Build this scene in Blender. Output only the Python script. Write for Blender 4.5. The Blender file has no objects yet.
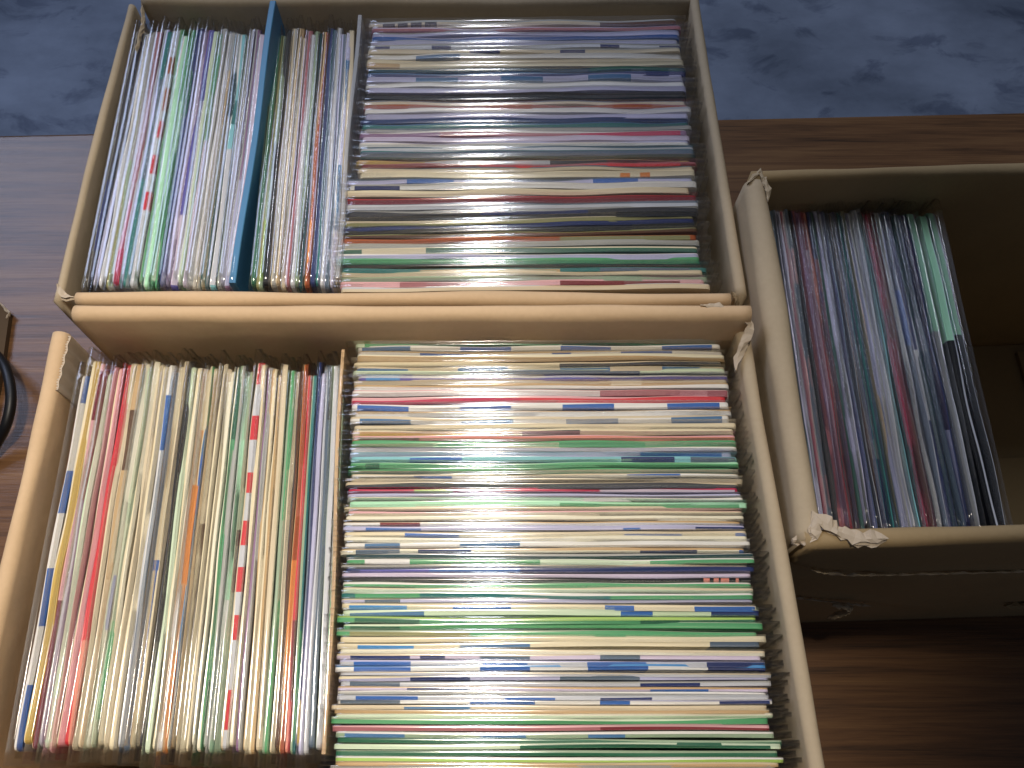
import bpy, math, random
from mathutils import Vector, Matrix
random.seed(7)
S = bpy.context.scene
COL = S.collection
CM = 0.01

# ------------------------------------------------------------------ camera, world, lights, exposure
cam_d = bpy.data.cameras.new('camera'); cam = bpy.data.objects.new('camera', cam_d); COL.objects.link(cam)
FPX = 858.0; PITCH = math.radians(65.3); CAM_H = 56.8
cam_d.sensor_width = 36.0; cam_d.lens = FPX / 1024 * 36.0
cam_d.clip_start = 0.01
cam.location = (0, 0, CAM_H * CM); cam.rotation_euler = (math.pi / 2 - PITCH, 0, 0)
S.camera = cam

w = bpy.data.worlds.new('world'); S.world = w; w.use_nodes = True
wb = w.node_tree.nodes['Background']
wb.inputs[0].default_value = (0.55, 0.62, 0.80, 1); wb.inputs[1].default_value = 0.09

def light(kind, name, loc, target, energy, colour, **kw):
    d = bpy.data.lights.new(name, kind); d.energy = energy; d.color = colour
    for k, v in kw.items(): setattr(d, k, v)
    o = bpy.data.objects.new(name, d); COL.objects.link(o)
    o.location = Vector(loc) * CM
    o.rotation_euler = (Vector(target) - Vector(loc)).to_track_quat('-Z', 'Y').to_euler()
    return o
# warm lamp above the left part of the table, its beam fading towards the right
light('SPOT', 'warm_lamp', (-7, 18, 165), (-18, 2, 18), 94, (1.0, 0.89, 0.74),
      spot_size=math.radians(36), spot_blend=1.0, shadow_soft_size=0.06)
# ceiling tube behind the table, running away from the camera (streak on the plastic)
light('AREA', 'ceiling_tube', (-7.5, 140, 190), (-7.5, 70, 0), 9.5, (0.86, 0.91, 1.0), shape='RECTANGLE', size=0.10, size_y=0.9)
# daylight from a window high up at the back left
light('AREA', 'window_daylight', (-200, 215, 235), (-10, 20, 10), 42, (0.60, 0.70, 1.0), shape='RECTANGLE', size=1.5, size_y=1.2)

S.view_settings.view_transform = 'Standard'; S.view_settings.look = 'None'
S.view_settings.gamma = 1.0; S.view_settings.use_curve_mapping = False
S.view_settings.exposure = -0.14
S.cycles.transparent_max_bounces = 40
S.cycles.max_bounces = 8

# ------------------------------------------------------------------ helpers
def back(px, py, z):
    """pixel of the photograph -> point (cm) on the horizontal plane at height z"""
    x = (px - 512) / FPX; y = -(py - 384) / FPX
    d = (x, math.cos(PITCH) + y * math.sin(PITCH), -math.sin(PITCH) + y * math.cos(PITCH))
    t = (CAM_H - z) / -d[2]
    return d[0] * t, d[1] * t

def lin(h):
    h = h.lstrip('#'); out = []
    for i in (0, 2, 4):
        c = int(h[i:i+2], 16) / 255
        out.append(c / 12.92 if c <= .04045 else ((c + .055) / 1.055) ** 2.4)
    return (*out, 1.0)

def mesh_obj(name, verts, faces, mats, fmat=None, parent=None, smooth=False):
    me = bpy.data.meshes.new(name); me.from_pydata([tuple(c * CM for c in v) for v in verts], [], faces)
    for m in mats: me.materials.append(m)
    if fmat: me.polygons.foreach_set('material_index', fmat)
    if smooth: me.polygons.foreach_set('use_smooth', [True] * len(me.polygons))
    me.update()
    o = bpy.data.objects.new(name, me); COL.objects.link(o)
    if parent: o.parent = parent
    return o

def empty(name, loc, rot=(0, 0, 0)):
    o = bpy.data.objects.new(name, None); COL.objects.link(o); o.empty_display_size = 0.02
    o.location = Vector(loc) * CM; o.rotation_euler = rot
    return o

def tag(o, label, cat, group=None, kind=None):
    o['label'] = label; o['category'] = cat
    if group: o['group'] = group
    if kind: o['kind'] = kind

def new_mat(name):
    m = bpy.data.materials.new(name); m.use_nodes = True
    nt = m.node_tree; return m, nt, nt.nodes['Principled BSDF']

# ------------------------------------------------------------------ materials
HEX = dict(cream='E6D9B8', ivory='F0EAD2', white='E9E7E2', beige='D8C8AA', tan='C4A478', mustard='CCAC58', yellow='E2BD4C',
           gold='C4964C', orange='E48A3A', rust='A8501E', brown='5A3E2C', salmon='E08C7A', pink='E4AEB2', rose='A8646A',
           red='D0303C', crimson='BE2850', maroon='7A1E2A', green='56A26E', dkgreen='2A664A', mint='B4ECC4', palegreen='CFE0C2',
           sage='94A88C', lime='A4C664', olive='8E8C5C', teal='2C7674', dkteal='163F44', cyan='86C6CE', sky='4894D4',
           blue='3466B2', steel='4A76A2', slate='5A6A7C', navy='243266', black='151518', charcoal='3C3D43', grey='AAAAA6',
           silver='C6C8CE', lavender='BCBBDA', violet='5854AA', mauve='8C6A8C', purple='33244C', lilac='CDBFD4', divblue='2C6A9C')
WORD = dict(dkgreen='dark green', palegreen='pale green', dkteal='dark teal', sky='sky blue', rose='dusty rose', divblue='blue',
            lilac='pale lilac', sage='sage green', slate='slate grey', steel='steel blue', beige='beige', palegrey='pale grey')
MATS = {}
def paper(c):
    if c in MATS: return MATS[c]
    m, nt, b = new_mat('paper_' + c)
    base = lin(HEX[c])
    tc = nt.nodes.new('ShaderNodeTexCoord'); mp = nt.nodes.new('ShaderNodeMapping'); mp.inputs['Scale'].default_value = (14, 160, 60)
    nz = nt.nodes.new('ShaderNodeTexNoise'); nz.inputs['Scale'].default_value = 4; nz.inputs['Detail'].default_value = 4
    rmp = nt.nodes.new('ShaderNodeMix'); rmp.data_type = 'RGBA'
    d = 0.80; rmp.inputs[6].default_value = (base[0] * d, base[1] * d, base[2] * d * .97, 1); rmp.inputs[7].default_value = tuple(min(1, v * 1.07) for v in base[:3]) + (1,)
    nt.links.new(tc.outputs['Object'], mp.inputs[0]); nt.links.new(mp.outputs[0], nz.inputs['Vector'])
    nt.links.new(nz.outputs['Fac'], rmp.inputs[0]); nt.links.new(rmp.outputs[2], b.inputs['Base Color'])
    b.inputs['Roughness'].default_value = 0.55; b.inputs['Specular IOR Level'].default_value = 0.3
    MATS[c] = m; return m

def plastic_mat(name, rough, base, tint, ior=1.5):
    m = bpy.data.materials.new(name); m.use_nodes = True; nt = m.node_tree
    nt.nodes.remove(nt.nodes['Principled BSDF'])
    tr = nt.nodes.new('ShaderNodeBsdfTransparent'); tr.inputs[0].default_value = tint
    gl = nt.nodes.new('ShaderNodeBsdfGlossy'); gl.inputs['Roughness'].default_value = rough; gl.inputs['Color'].default_value = (1, 1, 1, 1)
    fr = nt.nodes.new('ShaderNodeFresnel'); geo = nt.nodes.new('ShaderNodeNewGeometry')   # thin film: same reflectance from either side
    im = nt.nodes.new('ShaderNodeMath'); im.operation = 'MULTIPLY_ADD'; im.inputs[1].default_value = 1 / ior - ior; im.inputs[2].default_value = ior
    nt.links.new(geo.outputs['Backfacing'], im.inputs[0]); nt.links.new(im.outputs[0], fr.inputs['IOR'])
    ma = nt.nodes.new('ShaderNodeMath'); ma.operation = 'MULTIPLY_ADD'; ma.inputs[1].default_value = 0.9; ma.inputs[2].default_value = base
    mx = nt.nodes.new('ShaderNodeMixShader')
    nt.links.new(fr.outputs[0], ma.inputs[0]); nt.links.new(ma.outputs[0], mx.inputs[0])
    nt.links.new(tr.outputs[0], mx.inputs[1]); nt.links.new(gl.outputs[0], mx.inputs[2])
    nt.links.new(mx.outputs[0], nt.nodes['Material Output'].inputs[0])
    return m
PLASTIC = plastic_mat('clear_plastic', 0.11, 0.0, (0.99, 0.99, 0.99, 1), 1.75)

def cardboard_mat(name, h, dark=0.86):
    m, nt, b = new_mat(name); base = lin(h)
    tc = nt.nodes.new('ShaderNodeTexCoord')
    mp = nt.nodes.new('ShaderNodeMapping'); mp.inputs['Scale'].default_value = (1, 1, 1)
    nz = nt.nodes.new('ShaderNodeTexNoise'); nz.inputs['Scale'].default_value = 18; nz.inputs['Detail'].default_value = 5; nz.inputs['Roughness'].default_value = .6
    n2 = nt.nodes.new('ShaderNodeTexNoise'); n2.inputs['Scale'].default_value = 420; n2.inputs['Detail'].default_value = 2
    ad = nt.nodes.new('ShaderNodeMath'); ad.operation = 'MULTIPLY_ADD'; ad.inputs[1].default_value = .35
    mx = nt.nodes.new('ShaderNodeMix'); mx.data_type = 'RGBA'
    mx.inputs[6].default_value = (base[0] * dark * .95, base[1] * dark * .93, base[2] * dark * .9, 1)
    mx.inputs[7].default_value = tuple(min(1, v * 1.08) for v in base[:3]) + (1,)
    nt.links.new(tc.outputs['Object'], nz.inputs['Vector']); nt.links.new(tc.outputs['Object'], n2.inputs['Vector'])
    nt.links.new(n2.outputs['Fac'], ad.inputs[0]); nt.links.new(nz.outputs['Fac'], ad.inputs[2])
    sb = nt.nodes.new('ShaderNodeMath'); sb.operation = 'SUBTRACT'; sb.inputs[1].default_value = .17
    nt.links.new(ad.outputs[0], sb.inputs[0]); nt.links.new(sb.outputs[0], mx.inputs[0])
    nt.links.new(mx.outputs[2], b.inputs['Base Color'])
    bp = nt.nodes.new('ShaderNodeBump'); bp.inputs['Strength'].default_value = .55; bp.inputs['Distance'].default_value = .002
    nt.links.new(nz.outputs['Fac'], bp.inputs['Height']); nt.links.new(bp.outputs[0], b.inputs['Normal'])
    b.inputs['Roughness'].default_value = .8; b.inputs['Specular IOR Level'].default_value = .2
    return m
CARD = cardboard_mat('kraft_cardboard', 'D3B590')
CARD_GREY = cardboard_mat('greyed_cardboard', 'B8A78C')  # kraft greyed to paint in the cooler, dimmer light on some walls
CARD_R = cardboard_mat('dull_cardboard', 'A48D68')
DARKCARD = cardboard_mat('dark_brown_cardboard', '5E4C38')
TORN = cardboard_mat('torn_cardboard', 'C4B49E')
def plain(name, h, rough, spec=.5):
    m, nt, b = new_mat(name)
    tc = nt.nodes.new('ShaderNodeTexCoord'); nz = nt.nodes.new('ShaderNodeTexNoise'); nz.inputs['Scale'].default_value = 60
    mx = nt.nodes.new('ShaderNodeMix'); mx.data_type = 'RGBA'; c = lin(h)
    mx.inputs[6].default_value = tuple(v * .85 for v in c[:3]) + (1,); mx.inputs[7].default_value = c
    nt.links.new(tc.outputs['Object'], nz.inputs['Vector']); nt.links.new(nz.outputs['Fac'], mx.inputs[0]); nt.links.new(mx.outputs[2], b.inputs['Base Color'])
    b.inputs['Roughness'].default_value = rough; b.inputs['Specular IOR Level'].default_value = spec
    return m
RUBBER = plain('black_cable_rubber', '101012', .45)
MARKER = plain('black_marking', '1A1A1C', .6)

def wood_mat():
    m, nt, b = new_mat('dark_brown_wood')
    tc = nt.nodes.new('ShaderNodeTexCoord'); mp = nt.nodes.new('ShaderNodeMapping'); mp.inputs['Scale'].default_value = (1.6, 34, 6)
    nz = nt.nodes.new('ShaderNodeTexNoise'); nz.inputs['Scale'].default_value = 3; nz.inputs['Detail'].default_value = 9; nz.inputs['Roughness'].default_value = .68; nz.inputs['Distortion'].default_value = .4
    mp2 = nt.nodes.new('ShaderNodeMapping'); mp2.inputs['Scale'].default_value = (9, 420, 6)
    n2 = nt.nodes.new('ShaderNodeTexNoise'); n2.inputs['Scale'].default_value = 3; n2.inputs['Detail'].default_value = 3
    rp = nt.nodes.new('ShaderNodeValToRGB'); e = rp.color_ramp.elements
    e[0].position = .30; e[0].color = lin('3E2B1B'); e[1].position = .72; e[1].color = lin('86633F')
    k = e.new(.5); k.color = lin('6C4B2F')
    mx = nt.nodes.new('ShaderNodeMath'); mx.operation = 'MULTIPLY_ADD'; mx.inputs[1].default_value = .30
    sb = nt.nodes.new('ShaderNodeMath'); sb.operation = 'SUBTRACT'; sb.inputs[1].default_value = .15
    for a, c in ((mp, nz), (mp2, n2)):
        nt.links.new(tc.outputs['Object'], a.inputs[0]); nt.links.new(a.outputs[0], c.inputs['Vector'])
    nt.links.new(n2.outputs['Fac'], mx.inputs[0]); nt.links.new(nz.outputs['Fac'], mx.inputs[2]); nt.links.new(mx.outputs[0], sb.inputs[0])
    nt.links.new(sb.outputs[0], rp.inputs[0]); nt.links.new(rp.outputs[0], b.inputs['Base Color'])
    bp = nt.nodes.new('ShaderNodeBump'); bp.inputs['Strength'].default_value = .12; bp.inputs['Distance'].default_value = .001
    nt.links.new(n2.outputs['Fac'], bp.inputs['Height']); nt.links.new(bp.outputs[0], b.inputs['Normal'])
    b.inputs['Roughness'].default_value = .32; b.inputs['Specular IOR Level'].default_value = .5
    return m
WOOD = wood_mat()

def floor_mat():
    m, nt, b = new_mat('mottled_blue_floor')
    tc = nt.nodes.new('ShaderNodeTexCoord'); mp = nt.nodes.new('ShaderNodeMapping'); mp.inputs['Scale'].default_value = (1.0, 1.5, 1)
    n1 = nt.nodes.new('ShaderNodeTexNoise'); n1.inputs['Scale'].default_value = 3.0; n1.inputs['Detail'].default_value = 6; n1.inputs['Roughness'].default_value = .6
    n2 = nt.nodes.new('ShaderNodeTexNoise'); n2.inputs['Scale'].default_value = 9; n2.inputs['Detail'].default_value = 5; n2.inputs['Roughness'].default_value = .6; n2.inputs['Distortion'].default_value = .4
    r1 = nt.nodes.new('ShaderNodeValToRGB'); r2 = nt.nodes.new('ShaderNodeValToRGB')
    e = r1.color_ramp.elements; e[0].position = .34; e[0].color = lin('6C7686'); e[1].position = .68; e[1].color = lin('96A1B4')
    e = r2.color_ramp.elements; e[0].position = .34; e[0].color = (.50, .52, .58, 1); e[1].position = .45; e[1].color = (1, 1, 1, 1)
    mu = nt.nodes.new('ShaderNodeMix'); mu.data_type = 'RGBA'; mu.blend_type = 'MULTIPLY'; mu.inputs[0].default_value = .8
    nt.links.new(tc.outputs['Object'], mp.inputs[0])
    for n, r in ((n1, r1), (n2, r2)):
        nt.links.new(mp.outputs[0], n.inputs['Vector']); nt.links.new(n.outputs['Fac'], r.inputs[0])
    nt.links.new(r1.outputs[0], mu.inputs[6]); nt.links.new(r2.outputs[0], mu.inputs[7]); nt.links.new(mu.outputs[2], b.inputs['Base Color'])
    b.inputs['Roughness'].default_value = .75; b.inputs['Specular IOR Level'].default_value = .2
    return m

# ------------------------------------------------------------------ floor and table
def slab(name, pts, z0, z1, mat, parent=None):
    n = len(pts); v = [(x, y, z0) for x, y in pts] + [(x, y, z1) for x, y in pts]
    f = [tuple(range(n))[::-1], tuple(range(n, 2 * n))] + [(i, (i + 1) % n, n + (i + 1) % n, n + i) for i in range(n)]
    return mesh_obj(name, v, f, [mat], parent=parent)
fl = slab('floor', [(-320, -150), (320, -150), (320, 420), (-320, 420)], -72, -70, floor_mat()); fl['kind'] = 'structure'

table = empty('table', (0, 0, -70)); tag(table, 'dark brown wooden table carrying all the cardboard record boxes', 'table')
def far_edge(x): return 50.45 + x * .0288
tt = slab('tabletop', [(-95, -30), (95, -30), (95, far_edge(95)), (-95, far_edge(-95))], 67, 70, WOOD, table)
bv = tt.modifiers.new('bevel', 'BEVEL'); bv.width = .003; bv.segments = 3
for lx, ly in ((-88, -24), (88, -24), (88, 44), (-88, 40)):
    slab('leg', [(lx - 2.5, ly - 2.5), (lx + 2.5, ly - 2.5), (lx + 2.5, ly + 2.5), (lx - 2.5, ly + 2.5)], 0, 67, WOOD, table)

# ------------------------------------------------------------------ cardboard boxes
def smooth_noise(seed):
    r = random.Random(seed); ph = [(r.uniform(.15, .5), r.uniform(0, 6.28), r.uniform(.5, 1)) for _ in range(3)] + [(r.uniform(.9, 1.6), r.uniform(0, 6.28), .35)]
    return lambda s: sum(a * math.sin(k * s + p) for k, p, a in ph) / 2.2

def wall(name, a, b, inward, thick, h0, h1, mat, parent, lean=0.0, wav=.08, dents=None, hole=None):
    """a->b outer line at the rim; rounded folded-over rim; dents(s, z) -> outward offset of the outer skin"""
    a = Vector(a); b = Vector(b); L = (b - a).length; t = (b - a) / L
    n = Vector((-t.y, t.x)); n = n if n.dot(Vector(inward)) > 0 else -n
    N = max(24, int(L * 2)); nz1 = smooth_noise(sum(map(ord, name)) % 97 + int(a.x * 7 + a.y * 3)); nz2 = smooth_noise(int(b.x * 5 - a.y * 11)); nz3 = smooth_noise(int(b.y * 5 + a.x * 3) + 50)
    zs = [0, .04, .10, .18, .26, .31, .36, .40, .44, .50, .56, .60, .64, .67, .70, .73, .77, .82, .88, .93]
    if dents: zs = [q / 48 for q in range(46)]
    V = []; rings = 0
    for i in range(N + 1):
        s = L * i / N; h = h0 + (h1 - h0) * i / N + nz1(s) * wav
        if hole: h -= hole(s)
        r = thick / 2; hz = h - r
        ring = []
        for q in zs:
            z = q * hz; o = lean * (1 - q) + nz2(s + z * .4) * wav * math.sin(math.pi * min(1, q)) - (dents(s, z) if dents else 0)
            ring.append((o, z))
        for k in range(9):
            ang = math.pi * k / 8; bul = 1 + nz3(s) * .12
            ring.append((r - r * math.cos(ang) * bul, hz + r * math.sin(ang) * (1.0)))
        for q in reversed(zs):
            z = q * hz; ring.append((thick + lean * (1 - q) + nz3(s + z * .3) * wav * math.sin(math.pi * min(1, q)), z))
        rings = len(ring)
        for o, z in ring:
            p = a + t * s + n * o; V.append((p.x, p.y, z))
    F = []
    for i in range(N):
        for k in range(rings):
            k2 = (k + 1) % rings
            F.append((i * rings + k, i * rings + k2, (i + 1) * rings + k2, (i + 1) * rings + k))
    F.append(tuple(range(rings))[::-1]); F.append(tuple(N * rings + k for k in range(rings)))
    o = mesh_obj(name, V, F, [mat], parent=parent, smooth=True)
    import bmesh
    bm = bmesh.new(); bm.from_mesh(o.data); bmesh.ops.recalc_face_normals(bm, faces=bm.faces); bm.to_mesh(o.data); bm.free()
    return o

def torn(name, pts, mat, parent, width=.5, seed=1, layers=3):
    """ragged torn plies of cardboard following a path of (x, y, z) points"""
    r = random.Random(seed); V = []; F = []
    pts = [Vector(p) for p in pts]
    for la in range(layers):
        base = len(V); dense = []
        for i in range(len(pts) - 1):
            m = max(2, int((pts[i + 1] - pts[i]).length / .22))
            for k in range(m): dense.append(pts[i].lerp(pts[i + 1], k / m))
        dense.append(pts[-1])
        h = .05 - .10 * la; side = r.uniform(-.15, .15) * width
        for i, p in enumerate(dense):
            d = (dense[min(i + 1, len(dense) - 1)] - dense[max(i - 1, 0)]).normalized()
            s = d.cross(Vector((0, 0, 1))); s = s.normalized() if s.length > .1 else Vector((1, 0, 0))
            fade = min(1, .25 + i * .35, .25 + (len(dense) - 1 - i) * .35)
            wl = width * r.uniform(.35, 1.0) * fade; wr = width * r.uniform(.25, .8) * fade
            z = Vector((0, 0, h + r.uniform(-.03, .04)))
            up = Vector((0, 0, r.uniform(-.12, .10))); t = Vector((0, 0, -.05))
            a, b, c = p + s * side - s * wl + z + up, p + s * side + z + Vector((0, 0, .05)), p + s * side + s * wr + z - up * .7
            V += [tuple(q) for q in (a, b, c, c + t, b + t, a + t)]
        for i in range(len(dense) - 1):
            for k in range(6):
                k2 = (k + 1) % 6; F.append((base + i * 6 + k, base + i * 6 + k2, base + i * 6 + 6 + k2, base + i * 6 + 6 + k))
        F.append(tuple(base + q for q in range(6))); e = base + (len(dense) - 1) * 6; F.append(tuple(e + q for q in range(5, -1, -1)))
    return mesh_obj(name, V, F, [mat], parent=parent, smooth=False)

def at0(root, pts):  # world cm -> local of a root without rotation
    l = root.location / CM
    return [(p[0] - l.x, p[1] - l.y, p[2] - l.z) for p in pts]

def box(label, front, right, bk, left, heights, thick, mats, group=None, dents=None, waves=.08):
    """front, right, bk, left: outer rim lines ((x, y), (x, y)) running counter-clockwise"""
    walls = [front, right, bk, left]
    cx = sum(p[0] for q in walls for p in q) / 8; cy = sum(p[1] for q in walls for p in q) / 8
    root = empty('cardboard_box', (cx, cy, 0)); tag(root, label, 'box', group)
    nm = ['front_wall', 'right_wall', 'back_wall', 'left_wall']
    inw = [(0, 1), (-1, 0), (0, -1), (1, 0)]
    for k in range(4):
        (ax, ay), (bx, by) = walls[k]
        wall(nm[k], (ax - cx, ay - cy), (bx - cx, by - cy), inw[k], thick[k], heights[k][0], heights[k][1], mats[k], root, wav=waves, dents=(dents or {}).get(k))
    c = [(left[1][0], front[0][1]), (right[0][0], front[1][1]), (right[1][0], bk[0][1]), (left[0][0], bk[1][1])]
    c = [(x - cx, y - cy) for x, y in c]; ins = .4
    slab('bottom_panel', [(c[0][0] + ins, c[0][1] + ins), (c[1][0] - ins, c[1][1] + ins), (c[2][0] - ins, c[2][1] - ins), (c[3][0] + ins, c[3][1] - ins)], .03, .35, mats[2], root)
    return root

fbox = box('open tan cardboard box of records nearest the camera, brightest rim',
           ((-21.6, -.95), (12.3, -.95)), ((12.4, -.2), (11.55, 19.75)), ((11.3, 20.5), (-20.75, 20.5)), ((-22.4, 19.7), (-22.05, -.2)),
           [(20.6, 20.6), (19.9, 20.2), (21.5, 21.5), (20.1, 19.9)], (.8, .66, .85, .78), [CARD, CARD_GREY, CARD, CARD], waves=.11)
bbox = box('open cardboard box at the back, full of records and a blue divider',
           ((-22.1, 21.8), (11.1, 21.8)), ((11.95, 22.3), (11.35, 43.3)), ((11.3, 43.5), (-22.5, 43.5)), ((-23.35, 42.7), (-23.3, 22.0)),
           [(19.3, 19.2), (19.2, 19.4), (19.3, 19.3), (19.2, 19.2)], (.75, .58, .8, .45), [CARD, CARD_GREY, CARD_GREY, CARD_GREY], waves=.09)
def r_dents(s, z):
    g = lambda x, m, w_: math.exp(-((x - m) / w_) ** 2)
    c1 = 15.3 + 3.2 * math.exp(-s / 2.2); c2 = 12.0 - .62 * s
    return .22 * g(z, c1, .4) - .26 * g(z, c1 - 1.2, .9) + .24 * g(z, c2, .5) * g(s, 3, 7) - .22 * g(z, c2 - 1.3, .9) * g(s, 3, 7)
rbox = box('half empty dull brown cardboard box on the right with battered front',
           ((12.6, 8.95), (46.9, 10.0)), ((46.9, 10.8), (46.4, 29.5)), ((46.4, 30.2), (12.5, 28.85)), ((12.05, 28.2), (12.3, 9.3)),
           [(20.7, 20.9), (20.9, 20.9), (20.9, 20.9), (20.9, 20.7)], (.8, .8, .7, 1.2), [CARD_R, CARD_R, CARD_R, CARD_GREY], dents={0: r_dents}, waves=.10)
# flaps meeting on the bottom of the right box
rc = rbox.location / CM
for nm, pts, z in (('bottom_flap', [(37.2, 13), (45.6, 13.3), (45.4, 28.6), (37.0, 28.4)], .42), ('bottom_flap', [(13.8, 11.2), (45.6, 12.2), (45.6, 20.6), (13.6, 19.4)], .37)):
    slab(nm, [(x - rc.x, y - rc.y) for x, y in pts], z, z + .3, CARD_R, rbox)

torn('torn_corner', at0(fbox, [(8.9, 20.3, 21.45), (9.8, 20.25, 21.4), (10.8, 20.1, 21.25), (11.3, 19.6, 20.9), (11.0, 18.8, 20.5), (10.7, 18.2, 20.2), (10.6, 17.6, 20.0)]), TORN, fbox, .26, 3, 2)
torn('torn_corner', at0(rbox, [(12.2, 9.4, 20.0), (12.9, 9.4, 20.75), (13.1, 10.2, 20.85), (13.9, 9.6, 20.85), (14.8, 9.25, 20.85), (16.0, 9.3, 20.8)]), TORN, rbox, .42, 5, 3)
torn('torn_corner', at0(rbox, [(12.2, 28.0, 20.8), (12.9, 28.7, 20.9), (13.2, 27.6, 20.8), (13.15, 26.9, 20.7)]), CARD_GREY, rbox, .2, 6, 2)
torn('torn_corner', at0(bbox, [(-23.2, 22.9, 19.1), (-22.8, 22.2, 19.1), (-22.1, 22.1, 19.15)]), TORN, bbox, .28, 8, 2)
torn('torn_corner', at0(bbox, [(11.1, 22.4, 19.3), (11.5, 22.2, 18.8), (11.7, 22.0, 17.8)]), CARD_GREY, bbox, .25, 9, 2)
torn('torn_corner', at0(bbox, [(-22.4, 42.6, 19.2), (-22.2, 41.4, 19.0), (-22.3, 39.2, 18.8)]), CARD_GREY, bbox, .16, 12, 2)
torn('peeled_paper', at0(rbox, [(17.6, 8.66, 8.9), (18.5, 8.62, 8.5), (19.0, 8.58, 8.0), (18.6, 8.5, 7.0), (18.2, 8.45, 6.2)]), CARD_GREY, rbox, .24, 21, 2)
torn('crease_fold', at0(rbox, [(13.8, 8.72, 17.2), (14.6, 8.74, 16.5), (15.8, 8.78, 15.9), (18.5, 8.88, 15.5), (22, 8.99, 15.35), (27, 9.15, 15.3)]), CARD_GREY, rbox, .09, 31, 1)
torn('crease_fold', at0(rbox, [(14.6, 8.74, 10.7), (16.4, 8.78, 9.6), (18.6, 8.85, 8.2), (20.5, 8.92, 7.0)]), CARD_GREY, rbox, .08, 32, 1)
torn('peeled_paper', at0(rbox, [(29.0, 9.25, 5.4), (31.6, 9.35, 5.4)]), CARD_R, rbox, .3, 22, 2)
# flat piece of cardboard at the left edge
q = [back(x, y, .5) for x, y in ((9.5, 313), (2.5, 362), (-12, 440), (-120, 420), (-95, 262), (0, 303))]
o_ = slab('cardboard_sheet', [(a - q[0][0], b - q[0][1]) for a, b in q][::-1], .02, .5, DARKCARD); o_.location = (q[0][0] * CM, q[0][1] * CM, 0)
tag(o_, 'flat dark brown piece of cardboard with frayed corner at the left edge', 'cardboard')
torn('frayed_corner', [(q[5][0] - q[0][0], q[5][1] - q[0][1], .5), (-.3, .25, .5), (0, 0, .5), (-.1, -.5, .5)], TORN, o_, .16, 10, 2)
# exposed corrugation where the inner layer of the front box's left wall ends
V = []; F = []
n = 80
for i in range(n + 1):
    y = 19.55 - i * .036; x0 = -21.5 + .03 * math.sin(i * .35); zt = 20.0
    V += [(x0 - .09 + .07 * ((i // 2) % 2), y, zt - .12), (x0 + .05, y, zt - .1), (x0 + .06, y, zt - 3), (x0 - .09, y, zt - 3)]
for i in range(n):
    for k in range(4): F.append((i * 4 + k, i * 4 + (k + 1) % 4, i * 4 + 4 + (k + 1) % 4, i * 4 + 4 + k))
F += [(0, 1, 2, 3), (n * 4 + 3, n * 4 + 2, n * 4 + 1, n * 4)]
fc = fbox.location / CM
mesh_obj('corrugated_edge', [(x - fc.x, y - fc.y, z) for x, y, z in V], F, [TORN], parent=fbox)

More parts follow.
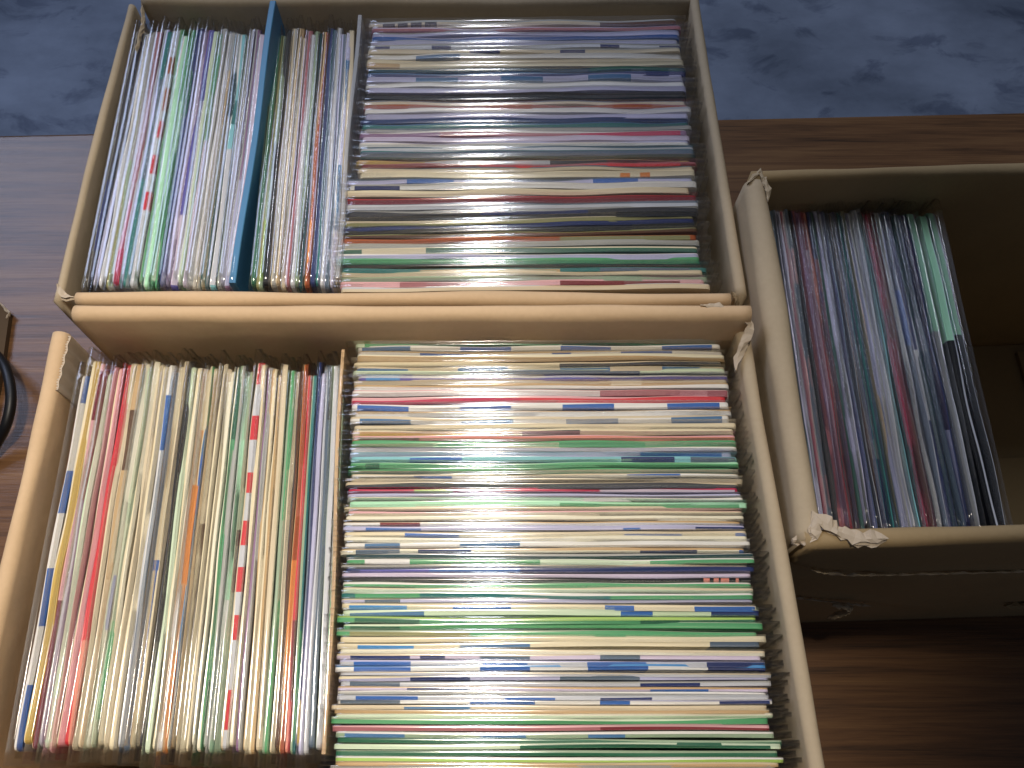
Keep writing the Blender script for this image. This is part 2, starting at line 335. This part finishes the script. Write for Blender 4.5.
# ------------------------------------------------------------------ record sleeves
def sleeve(root, L, H, spec, thick, rng, pl=(.3, .55), ptop=.45, wav=.05, pale_edge=None, rounded=.5, plastic=True, edges=['white', 'beige', 'silver'], er=(.16, .34), dedge=None):
    """spec: (base, [(u0, u1, colour)...]); u in 0..1 along the top edge"""
    base, runs = spec
    cols = [base] + sorted({c for _, _, c in runs} - {base})
    edge = pale_edge or (rng.choice([base, base] + edges) if base in PALE else rng.choice([base, base, 'white']) if base not in DARK else (dedge or base))
    if edge not in cols: cols.append(edge)
    us = {0.0, 1.0}
    for i in range(1, 34): us.add(i / 34)
    for e in (.12, .3, .55): us.add(rounded * e / L); us.add(1 - rounded * e / L)
    for a, b, _ in runs: us.add(min(1, max(0, a))); us.add(min(1, max(0, b)))
    us = sorted(us); ul = [us[0]]
    for u in us[1:]:
        if u - ul[-1] > .002: ul.append(u)
    ul[-1] = 1.0
    k1, p1, k2, p2 = rng.uniform(2, 5), rng.uniform(0, 6.3), rng.uniform(6, 11), rng.uniform(0, 6.3)
    k3, p3, k4, p4 = rng.uniform(2, 6), rng.uniform(0, 6.3), rng.uniform(9, 17), rng.uniform(0, 6.3)
    wob = lambda u: wav * (math.sin(k1 * u + p1) + .5 * math.sin(k2 * u + p2))
    flap = lambda u: .045 + .035 * math.sin(k3 * u + p3) + .02 * math.sin(k4 * u + p4)
    k5, p5, k6, p6 = rng.uniform(1.5, 5), rng.uniform(0, 6.3), rng.uniform(7, 15), rng.uniform(0, 6.3); ea = rng.uniform(*er)
    ew = lambda u: thick * min(.62, max(.07, ea + .20 * math.sin(k5 * u + p5) + .08 * math.sin(k6 * u + p6))); V = []; F = []; M = []
    for u in ul:
        x = u * L; d = min(x, L - x); rr = rounded * .5
        dz = (rr - math.sqrt(max(0, rr * rr - (rr - d) ** 2))) if d < rr else 0
        hb = H - dz + .05 * math.sin(k4 * u + p1) + .03 * math.sin(k2 * 2.3 * u + p4); hf = hb - max(.012, flap(u)); y = wob(u)
        tb = min(thick, .17)
        V += [(x, 0, 0), (x, 0, H - 4), (x, -y, hb), (x, -ew(u) - y, hb - .006), (x, -thick - y, hf), (x, -tb, H - 3), (x, -tb * .8, 0)]
    nn = 7
    def colour(u, front):
        if front or True:
            for a, b, c in runs:
                if a <= u <= b: return c
        return base
    for i in range(len(ul) - 1):
        um = (ul[i] + ul[i + 1]) / 2; c = colour(um, True)
        for k in range(nn):
            F.append((i * nn + k, i * nn + (k + 1) % nn, (i + 1) * nn + (k + 1) % nn, (i + 1) * nn + k))
            M.append(cols.index(edge if k in (2,) else c if k in (3, 4, 5) else base))
    F.append(tuple(range(nn))[::-1]); M.append(0); F.append(tuple((len(ul) - 1) * nn + k for k in range(nn))); M.append(0)
    mesh_obj('paper_cover', V, F, [paper(c) for c in cols], M, parent=root)
    if not plastic: return
    V = []; F = []; g = thick / 2 + .006; c0 = -thick / 2; tb = min(thick, .17); a0, a1 = -pl[0], L + pl[1]; n = 18
    prof = 9
    tilt = rng.uniform(-.12, .12)
    for i in range(n + 1):
        x = a0 + (a1 - a0) * i / n; u = min(1, max(0, x / L)); y = wob(u); h = H + ptop + tilt * (u - .5) - g * .22
        V += [(x, .008, 0.02), (x, .008, H - 4)]
        for k in range(prof):
            an = math.pi * k / (prof - 1)
            V.append((x, c0 + g * math.cos(an) - y, h + .22 * g * math.sin(an)))
        V += [(x, -tb - .01, H - 3), (x, -tb * .8 - .01, 0.02)]
    m = prof + 4
    for i in range(n):
        for k in range(m - 1): F.append((i * m + k, i * m + k + 1, (i + 1) * m + k + 1, (i + 1) * m + k))
    for k in range(m // 2):   # welded side seams
        if m - 2 - k > k + 1:
            F.append((k, m - 1 - k, m - 2 - k, k + 1)); q = n * m; F.append((q + k, q + k + 1, q + m - 2 - k, q + m - 1 - k))
    o = mesh_obj('plastic_outer_sleeve', V, F, [PLASTIC], parent=root, smooth=True)
    o['label'] = 'clear plastic outer sleeve'

def parse(txt, axis):
    """'pos base[/edge] [colour:a-b,a-b ...] [tall=2] [yaw=1]' per line, positions and runs in photograph pixels"""
    out = []
    for ln in txt.strip().splitlines():
        tk = ln.split(); pos = float(tk[0]); be = tk[1].split('/'); runs = []; opt = {}
        for q in tk[2:]:
            if '=' in q: k, v = q.split('='); opt[k] = float(v); continue
            c, rs = q.split(':')
            for r in rs.split(','):
                a, b = r.split('-'); runs.append((float(a), float(b), c))
        out.append((pos, be[0], be[1] if len(be) > 1 else None, runs, opt))
    return out

FRONT_RIGHT = '''
340.5 palegreen/olive green:365-420,470-560 dkgreen:413-470,562-728
346.5 white steel:362-411 blue:460-511,561-611,662-712
351 white blue:420-470,552-571,621-672
355 tan/ivory
363 cream charcoal:560-722
367 beige steel:357-408,458-508,560-610,662-700
371 palegreen slate:470-640
375 violet sky:366-400
380 beige
385 white
390.5 white/pink rose:600-727
397 crimson/pink red:520-728
404.5 white blue:358-409,460-511,563-614,667-719
411 white
417 white steel:360-411,462-513,566-618,671-722
425 cream
430.5 cream yellow:360-500 charcoal:522-580
436.5 salmon/pink maroon:359-420
441.5 green
448 white
452 lavender blue:640-722
457.5 cyan blue:410-462 navy:621-674 slate:690-735
463.5 green/mint dkgreen:366-380
469 dkgreen/green green:430-640
474.5 white blue:414-452,627-680
478.5 beige/ivory
483 charcoal/beige
489 crimson lime:414-453 lilac:600-735
493.5 lavender
497.5 white
501.5 mint green:560-738
507 cream
511.5 beige/pink
516.5 ivory
521.5 white maroon:380-420
526.5 lavender blue:367-421,623-640 navy:695-750
531.5 cream blue:405-459,624-682,735-750
537.5 ivory
543 white steel:365-400,460-520
549 ivory navy:418-472,640-697 slate:356-400 blue:740-757
554.5 dkteal/grey
559.5 green white:365-410 palegreen:540-650
565 grey
568.5 navy violet:360-430 blue:430-520
573 lilac
577.5 black salmon:703-709,713-718,720-729,735-738
582 green
587.5 palegreen
593 teal green:355-420,610-765
599 lavender slate:365-400
603.5 cream sky:349-407 blue:453-511,605-634,694-755
610 palegreen steel:350-424 blue:621-653 navy:712-768
616.5 green/lime dkgreen:355-420,640-765
623.5 green/palegreen dkgreen:350-400
630 green/sage olive:350-470
637 cream
643 cream sky:358-414 steel:460-530 slate:710-770
648.5 ivory
654 lilac navy:350-410,420-445 slate:480-530,600-640
660 silver/lavender blue:354-411,483-528,587-646 navy:706-765
666 white/sky blue:354-411,480-530,588-648 navy:708-768
671.5 silver
675.5 lavender navy:410-470 slate:560-640
681 silver/grey slate:350-400 navy:640-700
686 lilac navy:407-470 blue:650-708
690.5 grey/white
695 silver blue:356-418,505-555 navy:600-652
700 white/lavender slate:340-400 blue:470-535,600-630 navy:720-770
704.5 beige steel:404-470
709 tan/beige
713.5 palegreen/ivory
718 green/palegreen
725 rose/pink maroon:600-770
731 sage steel:345-405,480-526,588-625
737.5 dkgreen/sage
743.5 palegreen dkgreen:520-770
749 dkgreen/sage
755.5 lime
761 tan/beige
766 grey
'''
FRONT_LEFT = '''
50.5 white blue:366-403,470-513,568-626,685-752
58 mustard/cream
66 pink/cream maroon:370-420,600-752
72 mauve/lilac maroon:370-500
78 palegreen
84 rose/pink
89 pink/cream
96 red salmon:640-750
103.5 cream
109 tan/beige brown:410-470
116.5 ivory lavender:575-630
121 sage/palegreen green:620-720
126 ivory
131.5 beige
138 cream
145 white/silver blue:395-450
150.5 slate/steel
156 cream blue:560-680
161 beige/cream
165.5 black/charcoal
171 palegreen
176 ivory
181 white/cream
186 orange/gold cream:360-430
190.5 steel/cream green:360-425 blue:455-512
194.5 cream
198 brown/tan cream:640-752
203 cream
208 beige/cream
212.5 ivory
217.5 green/ivory dkgreen:360-440
223 grey/sage
229 mint/white white:600-740
234 sage black:530-592
239 silver red:362-384,416-440,472-492,520-545,567-592,615-640,690-730
247 cream/ivory
253 grey/mauve
259 cream/tan
265 tan/cream
271 beige
277 green/sage sage:520-600
283.5 cream/beige
288.5 brown/charcoal
292.5 rust/tan orange:560-720
297.5 red/salmon maroon:620-700
302 teal/sage green:630-740
306.5 navy/slate mustard:700-760
310.5 lavender
315 silver
319.5 slate charcoal:360-420
325 silver/sage
331 sage/grey green:600-760
'''
BACK_RIGHT = '''
21.5 beige/grey charcoal:383-395,398-408,411-422,425-437 brown:600-680
27.5 rose/lilac
31 lavender/grey
35.5 blue/lavender
39.5 lavender/silver
44 silver navy:375-390,432-452,600-619,659-690
49 beige navy:470-500,560-585
53.5 white steel:416-460
58.5 cream/beige
63 tan/beige cream:400-690
67.5 dkteal/cream dkgreen:590-680
71.5 navy/steel
76.5 lavender steel:416-458,501-543,588-631
82.5 white
87.5 lavender/silver
93.5 black/charcoal
100 beige
104 rust/rose
108.5 white/silver
113 lavender
118 navy
122.5 teal/steel
127.5 grey
131.5 mauve rose:440-580 crimson:580-680
136.5 lilac
141 white/lavender
146 silver
151 slate/teal
156.5 dkteal/slate
159.5 mustard/tan silver:425-550 black:550-680
163.5 maroon/rose red:480-680
167.5 beige
172 cream orange:620-630,640-650
178 lavender blue:407-454,593-638
184 white navy:355-400
189.5 beige/cream
196.5 maroon/red
202.5 silver
208 charcoal/grey navy:480-588
213.5 black
217.5 olive/beige
223 navy/black
228 black/charcoal
232.5 brown/olive
236 rust olive:560-690
241 grey
247 dkgreen/cream cream:362-426
253 lavender/white
258.5 green
264.5 black/charcoal
267.5 teal slate:600-690 tan:420-560
271.5 beige/sage
276 sage
280.5 pink rose:400-500 maroon:560-680
286 beige/silver
'''
BACK_LEFT = '''
117.5 charcoal/grey navy:180-250
122.5 black/charcoal lavender:170-285
128 silver/white
134 grey/olive sage:160-285
140.5 rose/lilac crimson:200-285
146 lavender/silver
151 slate/teal teal:20-80,180-285
157 silver rust:58-74,88-110 red:121-138,156-174,192-210
164.5 green/sage
169.5 mint/white
175 green/mint mint:100-150 palegreen:240-280
179.5 dkgreen/green
183.5 navy
189.5 lilac/lavender
194 violet/mauve lilac:215-285
200 palegreen/silver
205.5 green/sage lilac:140-285
210 grey/silver
214.5 white
218.5 grey/beige
222 tan/beige
226 dkteal/teal
230.5 cyan/white teal:100-125 silver:150-285
236 grey/sage
240 lavender/grey
244 mauve/grey lavender:180-285
248.5 lilac/white
267.5 dkgreen/sage
273 sage/olive lime:220-280
279 black/charcoal
285.5 grey/beige
290.5 tan/beige
295 beige/grey
299 rose/lilac
303.5 silver
307.5 sage
311.5 dkteal/black
316.5 rust/tan orange:220-262
321.5 navy/black
326.5 slate/teal
331 silver/grey
335.5 slate/lavender
340 lavender/white steel:60-100,165-230
345 beige/cream
'''
RIGHT = '''
788.5 slate/charcoal
793 slate/lavender
797 lavender/silver
801.5 crimson/pink
806 slate/charcoal
810.5 black/purple
814 rose/mauve
817.5 mauve/lilac
821.5 maroon/charcoal
825.5 salmon/rose red:455-522
829 navy/slate
832.5 dkgreen/black
836.5 lavender
840.5 grey/lavender
844.5 navy/slate
848 charcoal
851.5 brown/grey
855.5 navy/teal
859.5 dkteal/teal
863 slate
867 tan/beige
871.5 lavender/grey
875 grey
879 silver/white
882.5 teal/cyan
886.5 black/maroon
890.5 crimson/rose
895 brown/grey
899 black/charcoal
903.5 white/lavender
909.5 slate/silver blue:290-345
914.5 navy white:350-420
919 dkteal/navy
924 slate/navy
931 purple/navy lavender:430-522
940 grey/silver mint:190-332
954 black/silver mint:190-340
962.5 black/silver mint:190-335
'''
PALE = {'cream', 'ivory', 'white', 'beige', 'grey', 'silver', 'lavender', 'lilac', 'palegreen'}
DARK = {'black', 'charcoal', 'navy', 'dkteal', 'purple'}
ORD = ['', 'second', 'third', 'fourth', 'fifth', 'sixth', 'seventh', 'eighth', 'ninth', 'tenth', 'eleventh', 'twelfth', 'thirteenth', 'fourteenth', 'fifteenth', 'sixteenth']
def word(c): return WORD.get(c, c)
def describe(base, runs):
    t = {}
    for _, _, c in runs: t[c] = t.get(c, 0) + 1
    cs = [c for c, k in sorted(t.items(), key=lambda q: -q[1]) if c != base][:2]
    n = sum(t.values())
    s = word(base) + ' record sleeve'
    if cs:
        kind = 'blocks' if n >= 3 else 'patches' if n == 2 else 'patch'
        s += ' with ' + ' and '.join(word(c) for c in cs) + ' ' + kind
    return s

def labels(rows, where, before, after):
    """before/after: words for the neighbour already passed and the next one in the row"""
    keys = [describe(b, r) for _, b, _, r, _ in rows]; out = []
    cnt = {k: keys.count(k) for k in keys}
    short = [word(b) for _, b, _, _, _ in rows]
    for i, k in enumerate(keys):
        if cnt[k] == 1: out.append(f'{k}, {where}'); continue
        same = [j for j, q in enumerate(keys) if q == k]
        m = same.index(i)
        pos = {0: before[1] + ' such', len(same) - 1: after[1] + ' such'}.get(m)
        if pos is None:
            if m <= (len(same) - 1) / 2: pos = f'{ORD[m]} such {before[0]}'
            else: pos = f'{ORD[len(same) - 1 - m]} such {after[0]}'
        pl = k.replace('record sleeve', '').strip()
        out.append(f'{k}, {pos}, {where}')
    return out

def build_row(txt, kind, where, group, z, before, after, geo, step=1):
    rows = parse(txt, kind); lab = labels(rows, where, before, after); rng = random.Random(len(rows) * 13 + len(group))
    N = len(rows)
    for i, (pos, base, edge, runs, opt) in enumerate(rows):
        f = i / (N - 1); g = geo(f, pos)
        zz = z + rng.uniform(-.06, .06)
        u0 = rng.uniform(-.15, .2); H = zz - .4
        c = g['p']          # world x,y of the u=0 end of the top edge
        yaw = g['yaw'] + math.radians(rng.uniform(-.25, .25)); lean = g['lean']
        L = g['L'] + rng.uniform(-.2, .1) - (rng.choice([0, 0, .2, .45]) if kind == 'y' else 0)
        base_z = .42
        R = Matrix.Rotation(yaw, 3, 'Z') @ Matrix.Rotation(-lean, 3, 'X')
        top = Vector((c[0], c[1], zz)); Hc = (zz - base_z) / math.cos(lean)
        org = top - R @ Vector((0, 0, Hc)) + R @ Vector((u0, 0, 0))
        root = empty('record_sleeve', org, (-lean, 0, yaw)) if abs(yaw) < 1e-9 else empty('record_sleeve', org)
        root.rotation_euler = (Matrix.Rotation(yaw, 3, 'Z') @ Matrix.Rotation(-lean, 3, 'X')).to_euler()
        tag(root, lab[i], 'record', group)
        rr = []
        for a, b, col in runs:
            ua, ub = g['u'](a), g['u'](b)
            if ua > ub: ua, ub = ub, ua
            rr.append(((ua * g['L'] - u0) / L, (ub * g['L'] - u0) / L, col))
        gap = g['gap']; j = i + step
        if 0 <= j < N:
            q = geo(j / (N - 1), rows[j][0])['p']; nrm = (-math.sin(g['yaw']), math.cos(g['yaw']))
            gap = abs((q[0] - c[0]) * nrm[0] + (q[1] - c[1]) * nrm[1])
        sleeve(root, L, Hc, (base, rr), max(.10, min(.36, gap * .93)), rng, pl=g['pl'], ptop=g.get('ptop', .4) + rng.uniform(-.15, .2),
               wav=min(.045, gap * .12), pale_edge=edge, edges=['beige', 'cream', 'tan'] if 'nearest' in where else ['grey', 'grey', 'slate'] if 'back' in where else ['silver', 'lavender', 'white'],
               er=(.16, .34) if 'nearest' in where else (.08, .22), dedge=None if 'right-hand' not in where else 'silver')  # bright edge tints of the right-hand row paint in glints from the plastic

# front box, right row (visible face towards the camera)
def geo_fr(f, y):
    X0, Y = back(400, y, 18.9)
    left = -7.75 + .42 * f; L = 18.2
    return dict(p=(left, Y), yaw=math.radians(.3 * (1 - f) - .1), lean=math.radians(3.6 * (1 - f)), L=L, gap=.24, pl=(.42, .55),
                u=lambda px: (back(px, y, 18.9)[0] - left) / L)
build_row(FRONT_RIGHT, 'x', 'right row of the nearest box', 'records facing forward in the nearest box', 18.9,
          ('from the back', 'rearmost'), ('from the front', 'frontmost'), geo_fr)
# back box, right row
def geo_br(f, y):
    X0, Y = back(530, y, 18.9)
    left = -8.55 + .05 * f - (.55 if y > 175 else 0) * (1 if y < 262 else .6); L = 18.6 + (.4 if y > 175 else 0)
    yw = .5 - .2 * f + (1.3 * max(0, 1 - abs(y - 222) / 34))
    Y2 = Y - math.sin(math.radians(yw)) * (X0 - left)
    return dict(p=(left, Y2), yaw=math.radians(yw), lean=math.radians(5 * (1 - f)), L=L, gap=.30, pl=(.32, .5),
                u=lambda px: (back(px, y, 18.9)[0] - left) / L)
build_row(BACK_RIGHT, 'x', 'right row of the back box', 'records facing forward in the back box', 18.9,
          ('from the back', 'rearmost'), ('from the front', 'frontmost'), geo_br)
# left rows: visible face to the right, u runs from the front to the back
def geo_left(yscan, fl, bl, fr, br, z, lean0, L, gap):
    def g(f, x):
        X, Y = back(x, yscan, z)
        k = (X - (fl[0] + (bl[0] - fl[0]) * (Y - fl[1]) / (bl[1] - fl[1]))) / ((fr[0] + (br[0] - fr[0]) * (Y - fr[1]) / (br[1] - fr[1])) - (fl[0] + (bl[0] - fl[0]) * (Y - fl[1]) / (bl[1] - fl[1])))
        p = (fl[0] + (fr[0] - fl[0]) * k, fl[1] + (fr[1] - fl[1]) * k); q = (bl[0] + (br[0] - bl[0]) * k, bl[1] + (br[1] - bl[1]) * k)
        yaw = math.atan2(q[1] - p[1], q[0] - p[0])
        return dict(p=p, yaw=yaw, lean=math.radians(lean0 * (1 - f)), L=L, gap=gap, pl=(.55, .35), ptop=.45,
                    u=lambda py: (back(x, py, z)[1] - p[1]) / L)
    return g
build_row(FRONT_LEFT, 'y', 'left row of the nearest box', 'records filed sideways in the nearest box', 18.8,
          ('from the left', 'leftmost'), ('from the right', 'rightmost'),
          geo_left(549, (-20.05, 1.1), (-20.75, 18.3), (-7.95, 1.0), (-8.65, 18.5), 18.8, 2.6, 17.6, .25))
build_row(BACK_LEFT, 'y', 'left row of the back box', 'records filed sideways in the back box', 18.4,
          ('from the left', 'leftmost'), ('from the right', 'rightmost'),
          geo_left(130, (-21.5, 23.3), (-22.15, 41.5), (-9.2, 23.3), (-9.75, 41.5), 18.4, 2.6, 18.25, .27))
# right box: visible face to the left, u runs from the back to the front
def geo_r(f, x):
    z = 18.2; X, Y = back(x, 335, z)
    p = (X + (28.3 - Y) * .012, 28.35 - .002 * (x - 800)); q = (X - (Y - 10.0) * .012, 9.95)
    yaw = math.atan2(q[1] - p[1], q[0] - p[0])
    return dict(p=p, yaw=yaw, lean=math.radians(2.2 + 6.5 * f), L=18.3, gap=.23, pl=(.35, .3), ptop=.5,
                u=lambda py: (p[1] - back(x, py, z)[1]) / 18.3)
build_row(RIGHT, 'y', 'row in the right-hand box', 'records in the right-hand box', 18.2,
          ('from the left', 'leftmost'), ('from the right', 'rightmost'), geo_r, -1)

# ------------------------------------------------------------------ dividers
def sheet(name, p, q, h, t, mat, label, cat, lean=0.0, rise=0.0):
    p = Vector((*p, 0)); q = Vector((*q, 0)); d = q - p
    root = empty(name, (p.x, p.y, .42)); tag(root, label, cat)
    L = d.length; n = 16; V = []; F = []
    ph = random.uniform(0, 6); h_ = h
    for i in range(n + 1):
        x = L * i / n; w_ = .06 * math.sin(i * .5 + ph); h = h_ + rise * i / n
        for z, th in ((0, t * .5), (h * .6, t * .8), (h - t * .12, t), (h, t * .8)):
            V.append((x, w_ * z / h - th / 2, z))
        for z, th in ((h, t * .8), (h - t * .12, t), (h * .6, t * .8), (0, t * .5)):
            V.append((x, w_ * z / h + th / 2, z))
    for i in range(n):
        for k in range(8): F.append((i * 8 + k, i * 8 + (k + 1) % 8, (i + 1) * 8 + (k + 1) % 8, (i + 1) * 8 + k))
    F += [tuple(range(8))[::-1], tuple(n * 8 + k for k in range(8))]
    mesh_obj('panel', V, F, [mat], parent=root, smooth=False)
    root.rotation_euler = (Matrix.Rotation(math.atan2(d.y, d.x), 3, 'Z') @ Matrix.Rotation(-lean, 3, 'X')).to_euler()
    return root
sheet('cardboard_divider', (-7.55, .9), (-8.35, 19.2), 18.7, .16, CARD, 'thin tan cardboard divider between the two rows of the nearest box', 'divider')
DIVB = plain('blue_plastic_sheet', '4A84AE', .4)
FROST = plastic_mat('frosted_plastic', .6, .14, (.80, .81, .84, 1))
a_ = back(236, 287, 18.6); b_ = back(266, 30, 19.5)
sheet('record_divider', (a_[0] + .15, 23.3), (b_[0] + .75, 41.8), 18.25, .36, DIVB, 'tall blue plastic divider standing among the left records of the back box', 'divider', lean=math.radians(1.0), rise=1.5)
sheet('plastic_divider', (-8.95, 23.2), (-9.15, 41.6), 18.9, .25, FROST, 'milky clear plastic divider between the two rows of the back box', 'divider')

# ------------------------------------------------------------------ cable at the left
pts = [(*back(x, y, z), z) for x, y, z in ((-120, 300, .9), (-60, 330, 1.0), (-18, 345, 1.3), (-2, 357, 1.8), (7, 372, 2.3), (11, 397, 2.4), (7, 422, 2.0), (-2, 441, 1.2), (-20, 465, .5), (-60, 490, .4), (-120, 500, .4))]
def spline(P, m=10):
    P = [Vector(p) for p in P]; Q = [P[0]] + P + [P[-1]]; out = []
    for i in range(1, len(Q) - 2):
        a, b, c, d = Q[i - 1], Q[i], Q[i + 1], Q[i + 2]
        for k in range(m):
            t = k / m; out.append(.5 * ((2 * b) + (c - a) * t + (2 * a - 5 * b + 4 * c - d) * t * t + (3 * b - a - 3 * c + d) * t ** 3))
    return out + [P[-1]]
def tube(name, P, r, mat, parent=None, n=12):
    V = []; F = []; up = Vector((0, 0, 1))
    for i, p in enumerate(P):
        d = (P[min(i + 1, len(P) - 1)] - P[max(i - 1, 0)]).normalized(); s1 = d.cross(up).normalized(); s2 = s1.cross(d)
        for k in range(n):
            a = 2 * math.pi * k / n; V.append(tuple(p + s1 * r * math.cos(a) + s2 * r * math.sin(a)))
    for i in range(len(P) - 1):
        for k in range(n): F.append((i * n + k, i * n + (k + 1) % n, (i + 1) * n + (k + 1) % n, (i + 1) * n + k))
    F += [tuple(range(n))[::-1], tuple((len(P) - 1) * n + k for k in range(n))]
    return mesh_obj(name, V, F, [mat], parent=parent, smooth=True)
co = tube('power_cable', spline(pts), .36, RUBBER)
tag(co, 'looped black power cable at the left edge beside the nearest box', 'cable')
